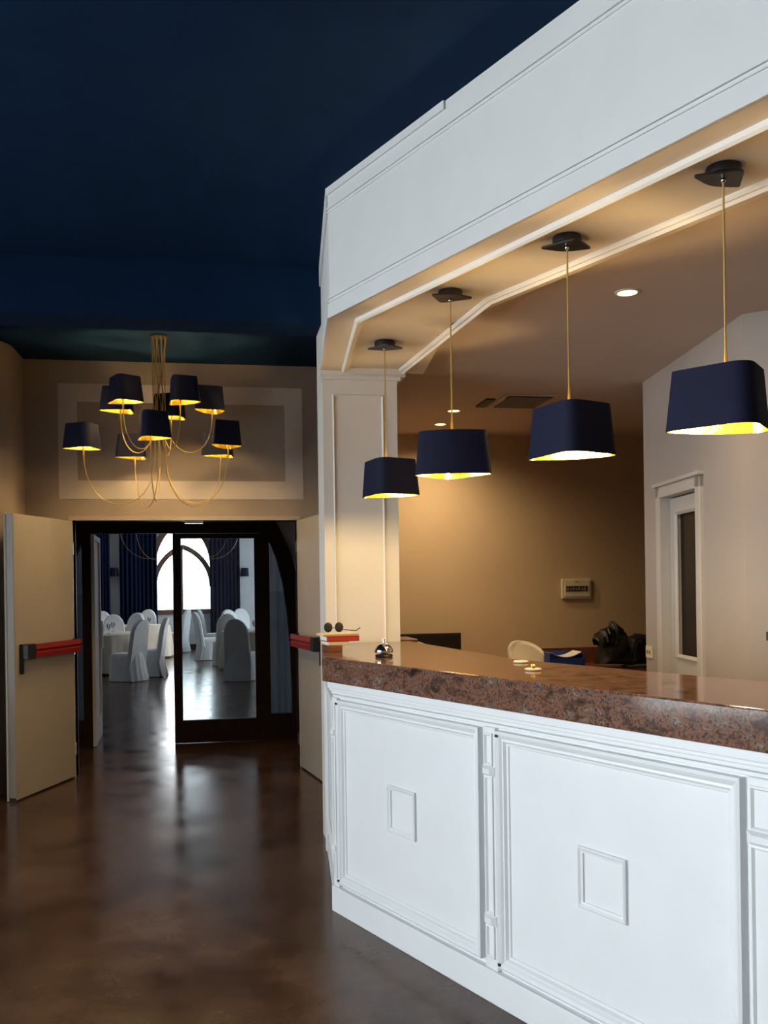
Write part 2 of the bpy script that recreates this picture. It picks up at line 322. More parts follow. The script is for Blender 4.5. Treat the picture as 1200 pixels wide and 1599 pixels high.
for zc in (3.45, 3.01):
    hm.box((-0.005, -0.01, zc-0.013), (SE, 0.008, zc-0.004), K).box((-0.005, -0.01, zc+0.003), (SE, 0.012, zc+0.013), K)
struct(hm.build('trim_6', M_header))
struct(MB().box((-0.012, -0.02, CEIL-0.035), (0.97, 0.014, CEIL-0.0), K).build('trim_7', M_header))
struct(MB().box((-0.006, 0.0, SOF), (SE, 0.012, 2.99), K).build('trim_8', M_header))
# header end boards on the return
fe = frame(sofA, (sofB[0]-sofA[0], sofB[1]-sofA[1])); te = Vector(fe(0, 1, 0)); se = 1 if te.x < sofA[0] else -1
E = lambda s_, n_, z_: fe(s_, n_*se, z_); LE = (Vector(sofB)-Vector(sofA)).length
struct(MB().box((0, 0.0, SOF), (LE, 0.012, 3.0), E).box((0, 0.0, 3.44), (LE, 0.012, CEIL), E).build('trim_9', M_header))

# ------------------------------------------------------------------ reception counter
TOP, UND = 1.25, 1.13
CL = 4.2
ctr = thing('reception_counter', K(0, 0, 0), 'long white panelled reception counter with raised square mouldings', 'counter')
body = [cnt(0, 0), cnt(CL, 0), cnt(CL, 0.16), cnt(0.19, 0.16), (COLX0+0.2, COLY-0.005), (COLX0, COLY-0.005)]
MB().prism(ccw(body), 0, UND).build('carcass', M_white, ctr)
pl = [cnt(-0.03, -0.03), cnt(CL, -0.03), cnt(CL, 0.05), cnt(0.05, 0.05), (COLX0+0.06, COLY-0.01), (COLX0-0.01, COLY-0.01)]
MB().box((-0.02, -0.02, 0), (CL, 0.028, 0.126), K).build('plinth', M_white, ctr, bevel=0.004)
MB().box((0, -0.02, 0), ((Vector(sofB)-Vector(sofA)).length-0.01, 0.012, 0.10), E).build('side_plinth', M_white, ctr)
cor = MB()
for za, zb, n_ in ((1.10, 1.13, 0.040), (1.085, 1.10, 0.030), (1.070, 1.085, 0.020), (1.052, 1.066, 0.012)):
    cor.box((-0.015, -0.02, za), (CL, n_, zb), K)
cor.build('cornice', M_white, ctr, bevel=0.004)
FRAME_PROF = [(0, 0), (0, 0.030), (0.010, 0.034), (0.020, 0.028), (0.028, 0.020), (0.036, 0.022), (0.044, 0.012), (0.052, 0.010), (0.058, 0.0)]
SQ_PROF = [(0, 0), (0, 0.010), (0.006, 0.014), (0.014, 0.008), (0.022, 0.006), (0.022, 0)]
panels = [(0.045, 1.155), (1.26, 2.33), (2.47, 3.54)]
for i, (a, b) in enumerate(panels):
    p = moulding(MB(), rect(a, b, 0.150, 1.045), FRAME_PROF, lambda x, y, h: K(x, h, y)).build('panel_frame', M_white, ctr)
    MB().box((a+0.055, -0.01, 0.205), (b-0.055, 0.005, 0.990), K).build('panel_field', M_white, ctr)
    c = (a+b)/2-0.015; zc = 0.60
    moulding(MB(), rect(c-0.108, c+0.108, zc-0.105, zc+0.105), SQ_PROF, lambda x, y, h: K(x, 0.005+h, y)).build('square_moulding', M_white, ctr)
def post(a, b, wide=False):
    n0 = 0.018
    pm = MB().box((a, -0.01, 0.126), (b, n0, 1.052), K)
    pa = pm.build('pilaster', M_white, ctr, bevel=0.003)
    c0, c1 = a+0.012, b-0.012
    for z0_, z1_ in ((0.17, 0.295), (0.335, 0.865), (0.905, 1.03)):
        moulding(MB(), rect(c0, c1, z0_, z1_), [(0, 0), (0, 0.006), (0.006, 0.008), (0.012, 0.0)], lambda x, y, h: K(x, n0+h, y)).build('fillet', M_white, pa)
    for zc in (0.315, 0.885):                       # notched blocks
        mbn = MB(); hw = (b-a)/2; cx = (a+b)/2
        mbn.rings([[K(cx-hw*k, n0-0.005+hh, zc-0.018*k), K(cx+hw*k, n0-0.005+hh, zc-0.018*k), K(cx+hw*k, n0-0.005+hh, zc+0.018*k), K(cx-hw*k, n0-0.005+hh, zc+0.018*k)] for k, hh in ((1, 0), (1, 0.008), (0.55, 0.022))], cap0=True, cap1=True)
        mbn.build('notched_block', M_white, pa)
post(1.172, 1.244); post(2.345, 2.455); post(-0.012, 0.038)
for a, b in panels[:2]:
    for s_, z_ in ((a+0.012, 1.028), (a+0.012, 0.167)):
        MB().box((s_-0.006, 0.02, z_-0.005), (s_+0.006, 0.0365, z_+0.005), K).build('screw', M_black, ctr)
# side panel details on the return end
moulding(MB(), rect(0.10, LE-0.12, 0.2, 1.02), [(0, 0), (0, 0.014), (0.012, 0.018), (0.03, 0.006), (0.03, 0)], lambda x, y, h: E(x, h, y)).build('side_frame', M_white, ctr)
MB().box((LE-0.10, -0.01, 0.0), (LE-0.012, 0.02, UND), E).build('side_pilaster', M_white, ctr, bevel=0.003)
# granite worktop
wt_poly = [cnt(-0.045, -0.05), cnt(CL+0.05, -0.05), cnt(CL+0.05, 0.56), cnt(0.66, 0.56), cnt(0.52, 0.62), (1.16, COLY-0.01), (COLX0-0.03, COLY-0.01)]
wt = MB().prism(ccw(wt_poly), UND, TOP).build('granite_worktop', M_granite, bevel=0.006)
tag(wt, 'thick polished brown granite slab topping the white counter', 'worktop')

# ------------------------------------------------------------------ shades, pendants, chandeliers
BASE = round_poly([(-0.195, 0.085), (0.02, -0.150), (0.195, 0.075), (0.03, 0.145)], [0.055, 0.085, 0.07, 0.13], 8)
def shade_parts(parent, zb, h, sc, rot, loc, taper=0.86, inner_mat=M_gold):
    cr, sr = math.cos(rot), math.sin(rot)
    def loop(k, z, d=0.0): return [(loc[0]+(x*cr-y*sr)*sc*k*(1-d), loc[1]+(x*sr+y*cr)*sc*k*(1-d), z) for x, y in BASE]
    s_ = MB().rings([loop(1, zb), loop(taper, zb+h), loop(taper, zb+h, 0.012), loop(1, zb, 0.008)], close=True).build('lamp_shade', M_navy, parent, smooth=True)
    MB().rings([loop(1, zb+0.001, 0.010), loop(taper, zb+h-0.002, 0.016), loop(taper, zb+h-0.002, 0.03), loop(1, zb+0.001, 0.022)], close=True).build('gold_lining', inner_mat, s_, smooth=True)
    return s_
def pt(parent, loc, power, name, r=0.03):
    l = bpy.data.lights.new(name, 'POINT'); l.energy = power; l.color = (1.0, 0.72, 0.34); l.shadow_soft_size = r
    o = bpy.data.objects.new(name, l); COL.objects.link(o); o.location = loc
    bpy.context.view_layer.update(); o.parent = parent; o.matrix_parent_inverse = parent.matrix_world.inverted()
PEND = [(601, 546, -0.55, 'navy pendant lamp hanging in front of the cream column, farthest of four'),
        (703.5, 470, 2.9, 'navy pendant lamp second from the cream column, flat side forward'),
        (886, 388, -0.50, 'navy pendant lamp third from the cream column, rounded corner forward'),
        (1130, 283, -0.10, 'navy pendant lamp nearest the viewer, cut by the picture edge')]
for px, py, rot, lab in PEND:
    p = at_z(px, py, SOF-0.045); x, y = p.x, p.y
    t = thing('pendant_lamp', (x, y, SOF), lab, 'pendant lamp', 'navy pendants in a row over the counter')
    zt = 2.280; zb = 2.085
    cup = MB().lathe([(0.052, 0), (0.055, -0.005), (0.055, -0.028), (0.03, -0.03)], (x, y, SOF), 24).build('canopy_cup', M_black, t, smooth=True)
    cr, sr = math.cos(rot+0.5), math.sin(rot+0.5)
    pp = [(x+(a*cr-b*sr)*0.52, y+(a*sr+b*cr)*0.52) for a, b in round_poly([(-0.185, 0.085), (0.02, -0.14), (0.2, 0.03), (0.03, 0.12)], [0.04, 0.05, 0.02, 0.07], 6)]
    MB().prism(pp, SOF-0.036, SOF-0.029).build('canopy_plate', M_black, t)
    MB().sphere((x, y, SOF-0.042), 0.009).build('cable_grip', M_chrome, t, smooth=True)
    MB().tube([(x, y, SOF-0.04), (x, y, zt+0.07), (x, y, zt+0.0), (x, y, zt-0.04)], [0.0036, 0.0036, 0.0075, 0.008], 8).build('cable', M_cable, t, smooth=True)
    shade_parts(t, zb, zt-zb, 0.99, rot, (x, y), 0.88)
    MB().lathe([(0.018, 0.05), (0.018, 0.0), (0.008, -0.01)], (x, y, zt-0.07), 12).build('lamp_holder', M_black, t)
    MB().sphere((x, y, zb+0.10), 0.03).build('bulb', M_bulb, t, smooth=True)
    pt(t, (x, y, zb+0.035), 19.0, 'pendant_light')

def chandelier(name, label, c, arms, ztop, sc, power, coreR=0.055):
    t = thing(name, (c[0], c[1], ztop), label, 'chandelier')
    MB().lathe([(coreR+0.012, 0), (coreR+0.012, -0.010), (coreR+0.004, -0.013)], (c[0], c[1], ztop), 24).build('ceiling_rose', M_black, t)
    n = len(arms)
    for i, (p, zb, zu, rot) in enumerate(arms):
        p = Vector((p[0], p[1])); d = (p-Vector(c)); L = d.length; d.normalize()
        a = 2*math.pi*i/n; q = Vector((c[0]+coreR*math.cos(a), c[1]+coreR*math.sin(a)))
        e = Vector((c[0], c[1]))+d*0.04
        zh = zb+0.02
        pts = [(q.x, q.y, ztop-0.01), (q.x*.6+e.x*.4, q.y*.6+e.y*.4, zh+0.25), (e.x, e.y, zh)]
        for k in range(1, 15):
            th_ = math.pi*k/15; r_ = 0.04+(L-0.04)*(0.5-0.5*math.cos(th_)); dz = (zh-zu)*math.sin(th_)**0.75
            zz = zh-dz
            pts.append((c[0]+d.x*r_, c[1]+d.y*r_, zz))
        pts += [(p.x, p.y, zh), (p.x, p.y, zh+0.03)]
        arm = MB().tube(pts, [0.0034]*(len(pts)-3)+[0.0042, 0.0075, 0.008], 6).build('arm', M_cable, t, smooth=True)
        MB().lathe([(0.010, 0), (0.012, 0.03), (0.012, 0.06)], (p.x, p.y, zb+0.015), 10).build('lamp_holder', M_black, arm)
        hh = 0.19*sc/0.84
        shade_parts(t, zb, hh, sc, rot, (p.x, p.y), 0.84)
        MB().sphere((p.x, p.y, zb+0.105*sc/0.7), 0.022).build('bulb', M_bulb, arm, smooth=True)
        if power: pt(t, (p.x, p.y, zb+0.05), power, 'shade_light', 0.02)
    return t
cc = at_d(249, 560, 7.2)
up_l = [(192, 627), (188, 642), (282, 628), (332, 642), (268, 652)]; lo_l = [(130, 700), (235, 684), (211, 715), (357, 697), (345, 712)]
arms = []
rots = [-0.3, 0.6, -0.6, 1.0, 0.4, 0.25, -0.5, 0.7, 1.15, 0.5]
for i, (px, py) in enumerate(up_l): q = at_z(px, py, 2.995); arms.append(((q.x, q.y), 2.995, 2.66, rots[i]))
for i, (px, py) in enumerate(lo_l): q = at_z(px, py, 2.68); arms.append(((q.x, q.y), 2.68, 2.25, rots[5+i]))
chandelier('chandelier', 'ten-armed gold wire chandelier with black shades above the double doors', (cc.x, cc.y), arms, CEIL, 0.84, 18.0)

# ------------------------------------------------------------------ fire doors
def fire_door(name, label, hinge, free, w, vis):    # vis: +1/-1, the side of the leaf that carries the bar
    h = Vector(hinge); d = (Vector(free)-h).normalized(); f0 = frame((h.x, h.y), (d.x, d.y))
    G = lambda s_, n_, z_: f0(s_, n_*vis, z_)
    t = thing(name, (h.x, h.y, 0), label, 'door', kind='structure')
    MB().box((0.005, -0.06, 0.012), (w, 0, DTOP-0.005), G).build('leaf', M_steel, t, bevel=0.004)
    MB().box((w-0.012, -0.075, 0.006), (w+0.006, -0.06, DTOP), G).build('edge_strip', M_cream, t)
    MB().box((w-0.008, -0.058, 0.0), (w+0.001, -0.004, 0.03), G).build('bottom_seal', M_black, t)
    zb = 1.13
    pb = MB()
    prof = [(0.025, -0.045), (0.075, -0.055), (0.082, -0.015), (0.066, 0.0), (0.082, 0.015), (0.075, 0.055), (0.025, 0.045)]
    pb.rings([[G(s_, n_, zb+z_) for n_, z_ in prof] for s_ in (0.02, w-0.17)], cap0=True, cap1=True)
    bar = pb.build('push_bar', M_red, t)
    lb = MB().box((w-0.172, 0, zb-0.058), (w-0.06, 0.080, zb+0.058), G).box((w-0.085, 0, zb-0.17), (w-0.06, 0.030, zb-0.04), G).build('latch_box', M_black, bar, bevel=0.006)
    MB().box((0.0, 0, zb-0.055), (0.03, 0.07, zb+0.055), G).build('hinge_box', M_black, bar, bevel=0.005)
    for z_ in (0.25, 1.1, 1.95): MB().tube([G(0.0, 0.004, z_-0.05), G(0.0, 0.004, z_+0.05)], 0.011).build('hinge', M_chrome, t)
fire_door('door_2', 'beige fire door leaf with red push bar standing open beside the rounded wall', (OX0+0.0, FAR-0.03), (-1.535, 7.40), 0.90, -1)
fire_door('door_3', 'pale fire door leaf with red push bar standing open beside the cream column', (OX1-0.0, FAR-0.03), (0.815, 7.40), 0.87, 1)

# ------------------------------------------------------------------ vestibule and glazed arch screen
VX0, VX1, SY = -2.35, 1.6, 9.8
struct(MB().box((VX0-0.15, FAR+0.15, 0), (VX0, SY+0.1, 2.95)).build('wall_vestibule_left', M_vest))
struct(MB().box((VX1, FAR+0.15, 0), (VX1+0.15, SY+0.1, 2.95)).build('wall_vestibule_right', M_vest))
struct(MB().box((VX0-0.15, FAR+0.14, 2.8), (VX1+0.15, SY+0.1, 2.95)).build('ceiling_vestibule', M_vest))
sx = lambda px, py=1000: at_y(px, py, SY).x
sz = lambda px, py: at_y(px, py, SY).z
XC = (sx(273)+sx(284))/2; xl = sx(145); xr = sx(409); TZ0, TZ1 = sz(280, 833), 2.36
curve_px = [(385, 768), (404, 795), (424, 828), (442, 866), (453, 908), (460, 955), (465, 1010), (468, 1080), (469, 1163)]
arc_r = [(at_y(px, py, SY).x, max(0.0, at_y(px, py, SY).z)) for px, py in curve_px]
arc_r[-1] = (arc_r[-1][0], 0.0)
def band(mb, pts, w, y0, y1):
    P = []
    for i, p in enumerate(pts):
        a = Vector(pts[max(i-1, 0)]); b = Vector(pts[min(i+1, len(pts)-1)]); t_ = (b-a).normalized(); n_ = Vector((-t_.y, t_.x))*w/2
        q = Vector(p); P.append([(q.x-n_.x, y0, q.y-n_.y), (q.x+n_.x, y0, q.y+n_.y), (q.x+n_.x, y1, q.y+n_.y), (q.x-n_.x, y1, q.y-n_.y)])
    return mb.rings(P, cap0=True, cap1=True)
arc_l = [(2*XC-x, z) for x, z in arc_r]
# wall outside of the arch, cut to the arch line
def spandrel(pts, xo):
    mb = MB(); P = []
    for x, z in pts: P.append([(x, SY+0.02, z), (xo, SY+0.02, z), (xo, SY+0.10, z), (x, SY+0.10, z)])
    return mb.rings(P, cap0=True, cap1=True)
struct(spandrel(arc_r, VX1+0.05).build('wall_screen_right', M_vest)); struct(spandrel(arc_l, VX0-0.1).build('wall_screen_left', M_vest))
ztop = arc_r[0][1]
struct(MB().box((VX0-0.15, SY+0.02, ztop-0.001), (VX1+0.15, SY+0.1, 4.1)).build('wall_screen_top', M_vest))
scr = thing('window_3', (XC, SY, 0), 'dark wooden arched screen with glazed sidelights behind the fire doors', 'window', kind='structure')
band(MB(), arc_r, 0.16, SY-0.05, SY+0.06).build('arch_frame', M_wood, scr); band(MB(), arc_l, 0.16, SY-0.05, SY+0.06).build('arch_frame', M_wood, scr)
MB().box((arc_l[1][0]-0.06, SY-0.04, TZ0), (arc_r[1][0]+0.06, SY+0.05, TZ1)).build('transom', M_wood, scr)
p_in = xr+0.055
for s_ in (1, -1):
    a = XC+s_*(xr-XC); b = XC+s_*(xr-XC+0.085)
    MB().box((min(a, b), SY-0.04, 0), (max(a, b), SY+0.05, TZ0+0.01)).build('post', M_wood, scr)
    e = XC+s_*(arc_r[-1][0]-XC)
    MB().box((min(b, e), SY-0.03, 0), (max(b, e), SY+0.04, 0.27)).build('bottom_rail', M_wood, scr)
    MB().box((min(b, e), SY-0.002, 0.27), (max(b, e), SY+0.006, 1.55)).build('pane', M_screen_glass, scr)
    pg = [(b, 1.55), (e-s_*0.02, 1.55)]+[(XC+s_*(x-XC), z) for x, z in arc_r[5:1:-1] if z > 1.56]+[(b, TZ0)]
    MB().add([(x, SY+0.002, z) for x, z in pg], [tuple(range(len(pg)))]).build('pane', M_screen_glass, scr)
# right leaf, closed
def glazed_leaf(name, label, hx, ang_, w, mtl, gl):
    t = thing(name, (hx, SY, 0), label, 'door', kind='structure')
    d = (math.cos(ang_), math.sin(ang_)); G = frame((hx, SY), d); h = TZ0-0.004; st = 0.085
    MB().box((0, -0.025, 0.004), (st*0.8, 0.025, h), G).build('stile', mtl, t); MB().box((w-st, -0.025, 0.004), (w, 0.025, h), G).build('stile', mtl, t)
    MB().box((st*0.8, -0.025, 0.004), (w-st, 0.025, 0.235), G).build('bottom_rail', mtl, t); MB().box((st*0.8, -0.025, h-0.05), (w-st, 0.025, h), G).build('top_rail', mtl, t)
    MB().box((st*0.8, -0.004, 0.235), (w-st, 0.004, h-0.05), G).build('pane', gl, t)
    MB().box((w-0.05, 0.025, 0.95), (w-0.035, 0.045, 1.25), G).build('pull_handle', M_chrome, t)
glazed_leaf('door_4', 'closed dark wooden glass door leaf of the arched screen', xr, math.pi, xr-XC+0.045, M_wood, M_screen_glass)
glazed_leaf('door_5', 'door leaf with glare painted pale, swung open at the left of the arched screen', xl, math.radians(93), xr-XC+0.02, M_dwall, M_dwall)  # window glare on leaf and glass painted in as flat pale wall colour

# ------------------------------------------------------------------ dining room
DY0, DY1, DX0, DX1, DZC = SY+0.1, 24.9, -5.6, 4.0, 4.1
struct(MB().box((DX0-0.2, DY0-0.1, DZC), (DX1+0.4, DY1+0.4, DZC+0.1)).build('ceiling_dining', M_dwall))
struct(MB().box((DX0-0.2, DY0-0.1, 0), (DX0, DY1+0.3, DZC)).build('wall_dining_left', M_dwall))
struct(MB().box((DX0, DY0-0.1, 0), (VX0-0.1, DY0, DZC)).build('wall_dining_near_left', M_dwall)); struct(MB().box((VX1, DY0-0.1, 0), (DX1, DY0, DZC)).build('wall_dining_near_right', M_dwall))
rwall = MB().box((DX1, DY0-0.1, 0), (DX1+0.25, 18.8, DZC)).box((DX1, 22.8, 0), (DX1+0.25, DY1+0.3, DZC)).box((DX1, 18.8, 0), (DX1+0.25, 22.8, 0.6)).box((DX1, 18.8, 3.3), (DX1+0.25, 22.8, DZC))
struct(rwall.build('wall_dining_right', M_dwall))
# far wall with the pointed window
WL, WR = at_y(238, 950, DY1).x, at_y(335, 950, DY1).x; WC = (WL+WR)/2; hw = (WR-WL)/2; SILL = at_y(287, 952, DY1).z; SPR = at_y(287, 884, DY1).z; APX = at_y(287, 806, DY1).z
def gothic(hw_, z0_, zs_, za_, n=12):                   # outline from left foot to right foot
    rise = za_-zs_; r_ = (hw_*hw_+rise*rise)/(2*hw_); pts = [(WC-hw_, z0_)]
    tm = math.asin(min(1, rise/r_)); L_ = [(WC-hw_+r_-r_*math.cos(tm*i/n), zs_+r_*math.sin(tm*i/n)) for i in range(n+1)]
    return pts+L_+[(2*WC-x, z) for x, z in reversed(L_[:-1])]+[(WC+hw_, z0_)]
g = gothic(hw, SILL, SPR, APX)
dw = MB().box((DX0, DY1, 0), (DX1, DY1+0.3, SILL))
half = len(g)//2
Lh, Rh = g[:half+1], g[half:]
dw.rings([[(DX0, DY1, z), (x, DY1, z), (x, DY1+0.3, z), (DX0, DY1+0.3, z)] for x, z in Lh], cap0=True, cap1=True)
dw.rings([[(DX1, DY1, z), (x, DY1, z), (x, DY1+0.3, z), (DX1, DY1+0.3, z)] for x, z in Rh], cap0=True, cap1=True)
dw.box((DX0, DY1, APX-0.001), (DX1, DY1+0.3, DZC))
struct(dw.build('wall_dining_far', M_dwall))
win = thing('window_4', (WC, DY1, SILL), 'bright pointed arch window at the far end of the dining room', 'window', kind='structure')
band(MB(), gothic(hw-0.03, SILL, SPR, APX-0.05), 0.15, DY1-0.02, DY1+0.12).build('arch_frame', M_winwood, win)
z915, z856 = at_y(287, 915, DY1).z, at_y(287, 854, DY1).z
band(MB(), gothic(hw-0.06, z915-0.02, z915, z856), 0.13, DY1+0.02, DY1+0.10).build('tracery_arch', M_winwood, win)
MB().box((WC-0.06, DY1+0.02, SILL), (WC-0.005, DY1+0.09, z856)).build('mullion', M_winwood, win)
MB().box((WL-0.1, DY1-0.10, SILL-0.12), (WR+0.1, DY1+0.1, SILL+0.01)).build('window_sill', M_winwood, win)
MB().add([(x, DY1+0.06, z) for x, z in g], [tuple(range(len(g)))]).build('pane', M_glass, win)
struct(MB().box((DX0, DY1-0.03, 0), (DX1, DY1, 0.13)).build('baseboard_far', M_wood))
struct(MB().box((DX1, 18.7, 0.55), (DX1+0.12, 22.9, 0.62)).box((DX1, 18.7, 3.28), (DX1+0.12, 22.9, 3.35)).box((DX1+0.02, 20.1, 0.6), (DX1+0.1, 20.2, 3.3)).box((DX1+0.02, 21.4, 0.6), (DX1+0.1, 21.5, 3.3)).build('window_5', M_winwood))
# curtains
def curtain(name, label, x0, x1, y, z0, z1, folds, mtl, amp=0.05, taper=0.0, thick=0.012):
    n = max(24, folds*8); mb = MB(); rows = []
    for zz, k in ((z0, 1.0), ((z0+z1)/2, 0.8), (z1, 0.5)):
        tp = taper*(z1-zz)/(z1-z0)
        f_ = [(x0+tp+(x1-x0-tp)*i/n, y+amp*k*math.sin(2*math.pi*folds*i/n)+0.35*amp*math.sin(5.1*math.pi*folds*i/n/3+1), zz) for i in range(n+1)]
        rows.append(f_+[(a, b+thick, c) for a, b, c in reversed(f_)])
    mb.rings(rows, cap0=True, cap1=True)
    o = mb.build(name, mtl, smooth=True); return tag(o, label, 'curtain')
cx = lambda px: at_y(px, 900, DY1-0.2).x
curtain('curtain', 'long navy curtain just left of the arched window', cx(187), cx(246), DY1-0.22, 0.05, 3.9, 9, M_curt)
curtain('curtain', 'narrow navy curtain at the left edge of the dining view', cx(140), cx(172), DY1-0.22, 0.05, 3.9, 6, M_curt, taper=-0.0)
curtain('curtain', 'navy curtain just right of the arched window, seen through glass', cx(328), cx(375), DY1-0.22, 0.05, 3.9, 8, M_curt)
curtain('sheer_curtain', 'pale sheer curtain behind the right sidelight of the arched screen', xr+0.06, VX1-0.3, SY+0.45, 0.02, 3.0, 11, M_sheer, 0.03)
curtain('sheer_curtain', 'pale sheer curtain behind the left sidelight of the arched screen', VX0+0.15, xl-0.09, SY+0.45, 0.02, 3.0, 9, M_sheer, 0.03)
# wall lamps between the curtains
for px, lab in ((180, 'navy wall lamp between the two left curtains of the dining room'), (383, 'navy wall lamp on the pale wall right of the glazed curtain')):
    q = at_y(px, 893, DY1); t = thing('wall_lamp', (q.x, DY1, q.z), lab, 'wall lamp')
    MB().box((q.x-0.05, DY1-0.025, q.z-0.06), (q.x+0.05, DY1, q.z+0.06)).build('back_plate', M_black, t); MB().tube([(q.x, DY1-0.02, q.z-0.03), (q.x, DY1-0.16, q.z-0.05), (q.x, DY1-0.16, q.z)], 0.008).build('arm', M_cable, t)
    shade_parts(t, q.z-0.12, 0.22, 0.66, 0.3, (q.x, DY1-0.17))
# covered banquet chair
def make_chair():
    t = thing('banquet_chair', (0, 0, 0), 'x', 'chair')
    n = 48; rows = []
    def sq(hx, hy, z, amp, yo=0.0):
        out = []
        for i in range(n):
            a = 2*math.pi*i/n; c, s_ = math.cos(a), math.sin(a); k = (abs(c)**6+abs(s_)**6)**(-1/6); wv_ = 1+amp*math.sin(9*a+0.6)+amp*0.6*math.sin(16*a)
            out.append((c*k*hx*wv_, yo+s_*k*hy*wv_, z))
        return out
    MB().rings([sq(0.245, 0.25, 0.01, 0.022), sq(0.235, 0.24, 0.2, 0.012), sq(0.225, 0.23, 0.40, 0.002), sq(0.222, 0.225, 0.46, 0), sq(0.20, 0.20, 0.485, 0)], cap0=True, cap1=True).build('seat_cover', M_cover, t, smooth=True)
    mb = MB(); P = []
    outl = []
    for i in range(25):
        a = math.pi*i/24; outl.append((0.215*math.cos(a), 0.80+0.27*math.sin(a)))
    outl = [(0.235, 0.30)]+outl+[(-0.235, 0.30)]
    def put(x, z, off): yb = 0.19+0.10*((z-0.3)/0.8)+0.05*(1-(x/0.24)**2); return (x, yb+off, z)
    r0 = [put(x*0.94, 0.3+(z-0.3)*0.985, -0.045) for x, z in outl]; r1 = [put(x, z, -0.025) for x, z in outl]; r2 = [put(x, z, 0.025) for x, z in outl]; r3 = [put(x*0.94, 0.3+(z-0.3)*0.985, 0.04) for x, z in outl]
    mb.rings([r0, r1, r2, r3], cap0=True, cap1=True).build('back_cover', M_cover, t, smooth=True)
    nn = 17; f_ = []
    rows = []
    for z, wd_, yo in ((0.01, 0.25, 0.34), (0.25, 0.24, 0.29), (0.50, 0.23, 0.268)):
        fr1 = [(-wd_+2*wd_*i/(nn-1), yo+0.009*math.sin(i*1.7)*(0.52-z)*2-0.35*(abs(i-(nn-1)/2)/((nn-1)/2))**2*0.18, z) for i in range(nn)]
        rows.append(fr1+[(a, b-0.014, c) for a, b, c in reversed(fr1)])
    MB().rings(rows, cap0=True, cap1=True).build('back_drape', M_cover, t, smooth=True)
    return t
proto = make_chair(); first = [True]
def chair(px, py, face_deg, label):      # py: where the cover meets the floor; face: direction the sitter looks (0 = +y away)
    q = at_z(px, py, 0)
    c = proto if first[0] else copy_tree(proto); first[0] = False
    c.location = (q.x, q.y, 0); c.rotation_euler = (0, 0, math.radians(face_deg+180)); c['label'] = label; c['category'] = 'chair'; c['group'] = 'covered banquet chairs in the dining room'
# default chair looks towards -y (back at +y)
chair(199, 1063, 58, 'shadowed covered chair nearest the doorway, at the left table')
chair(233, 1056, 84, 'covered chair seen edge-on beside the bright floor reflection')
chair(276, 1018, 70, 'pale covered chair standing alone under the arched window')
chair(182, 1040.5, 195, 'covered chair facing the viewer behind the front left table')
chair(202, 1034, 150, 'covered chair with tilted oval back between the two left tables')
chair(160, 1024, 185, 'farthest covered chair at the left, under the narrow curtain')
chair(229, 1018, 175, 'covered chair behind the far left table, under the long curtain')
chair(150, 1033, 240, 'covered chair half hidden by the open pale door leaf')
chair(328, 1030, -75, 'covered chair leading the right-hand row, nearest the window wall')
chair(333, 1020, -80, 'second pale chair of the right-hand row, close behind the first')
chair(352, 1038, 10, 'covered chair turned away, back to the viewer, at the right table')
chair(368, 1022, -150, 'covered chair behind the right table, beneath the glazed curtain')
chair(382, 1017, -165, 'farthest covered chair at the right, partly behind the door stile')
chair(378, 1062, -20, 'covered chair at the right table closest to the glass door')
# round tables with cloths and glasses
def table(px, py, r, label, clabel, gl):
    q = at_z(px, py, 0.0); t = thing('round_table', (q.x, q.y, 0), label, 'table')
    MB().lathe([(r-0.02, 0.715), (r-0.02, 0.74)], (q.x, q.y, 0), 40).build('tabletop', M_desk, t); MB().lathe([(0.28, 0), (0.28, 0.03), (0.05, 0.06), (0.05, 0.715)], (q.x, q.y, 0), 20).build('pedestal', M_wood, t)
    n = 96; rows = []
    for rr, z, amp in ((0.05, 0.752, 0), (r-0.01, 0.752, 0), (r+0.012, 0.742, 0.0), (r+0.02, 0.62, 0.010), (r+0.035, 0.35, 0.028), (r+0.05, 0.04, 0.045)):
        rows.append([(q.x+(rr+amp*math.sin(14*2*math.pi*i/n)+amp*0.5*math.sin(23*2*math.pi*i/n))*math.cos(2*math.pi*i/n), q.y+(rr+amp*math.sin(14*2*math.pi*i/n)+amp*0.5*math.sin(23*2*math.pi*i/n))*math.sin(2*math.pi*i/n), z) for i in range(n)])
    tag(MB().rings(rows, cap0=True).build('tablecloth', M_cloth, smooth=True), clabel, 'tablecloth')
    for k, (a, d, lab) in enumerate(gl):
        x, y = q.x+d*math.cos(a), q.y+d*math.sin(a)
        gt = MB().lathe([(0.036, 0), (0.034, 0.004), (0.005, 0.010), (0.004, 0.085), (0.02, 0.10), (0.038, 0.14), (0.034, 0.20), (0.032, 0.20), (0.034, 0.142), (0.015, 0.104)], (x, y, 0.753), 14).build('wine_glass', M_wine, smooth=True)
        tag(gt, lab, 'glass', 'wine glasses on the dining tables')
table(160, 1050, 0.78, 'round banquet table at the left of the dining room, nearest the doorway', 'ivory cloth on the left table nearest the doorway', [(-1.2, 0.5, 'wine glass on the near left table, close to its front edge'), (-1.9, 0.55, 'wine glass on the near left table, by the pale door leaf'), (1.2, 0.45, 'wine glass at the back of the near left table')])
table(214, 1027, 0.75, 'round banquet table far left in front of the navy curtains', 'ivory cloth on the far left table before the curtains', [(-1.6, 0.5, 'wine glass in the middle of the far left table'), (-1.0, 0.6, 'wine glass on the right side of the far left table')])
table(410, 1043, 0.78, 'round banquet table at the right, behind the glass door', 'ivory cloth on the right table behind the glass door', [(-1.9, 0.5, 'wine glass on the right table behind the glass door')])
dc = at_d(284, 900, 18.8); da = []
for k in range(6):
    a = 0.35+2*math.pi*k/6; da.append(((dc.x+1.25*math.cos(a), dc.y+1.25*math.sin(a)), 2.98, 2.19, 0.4*k))
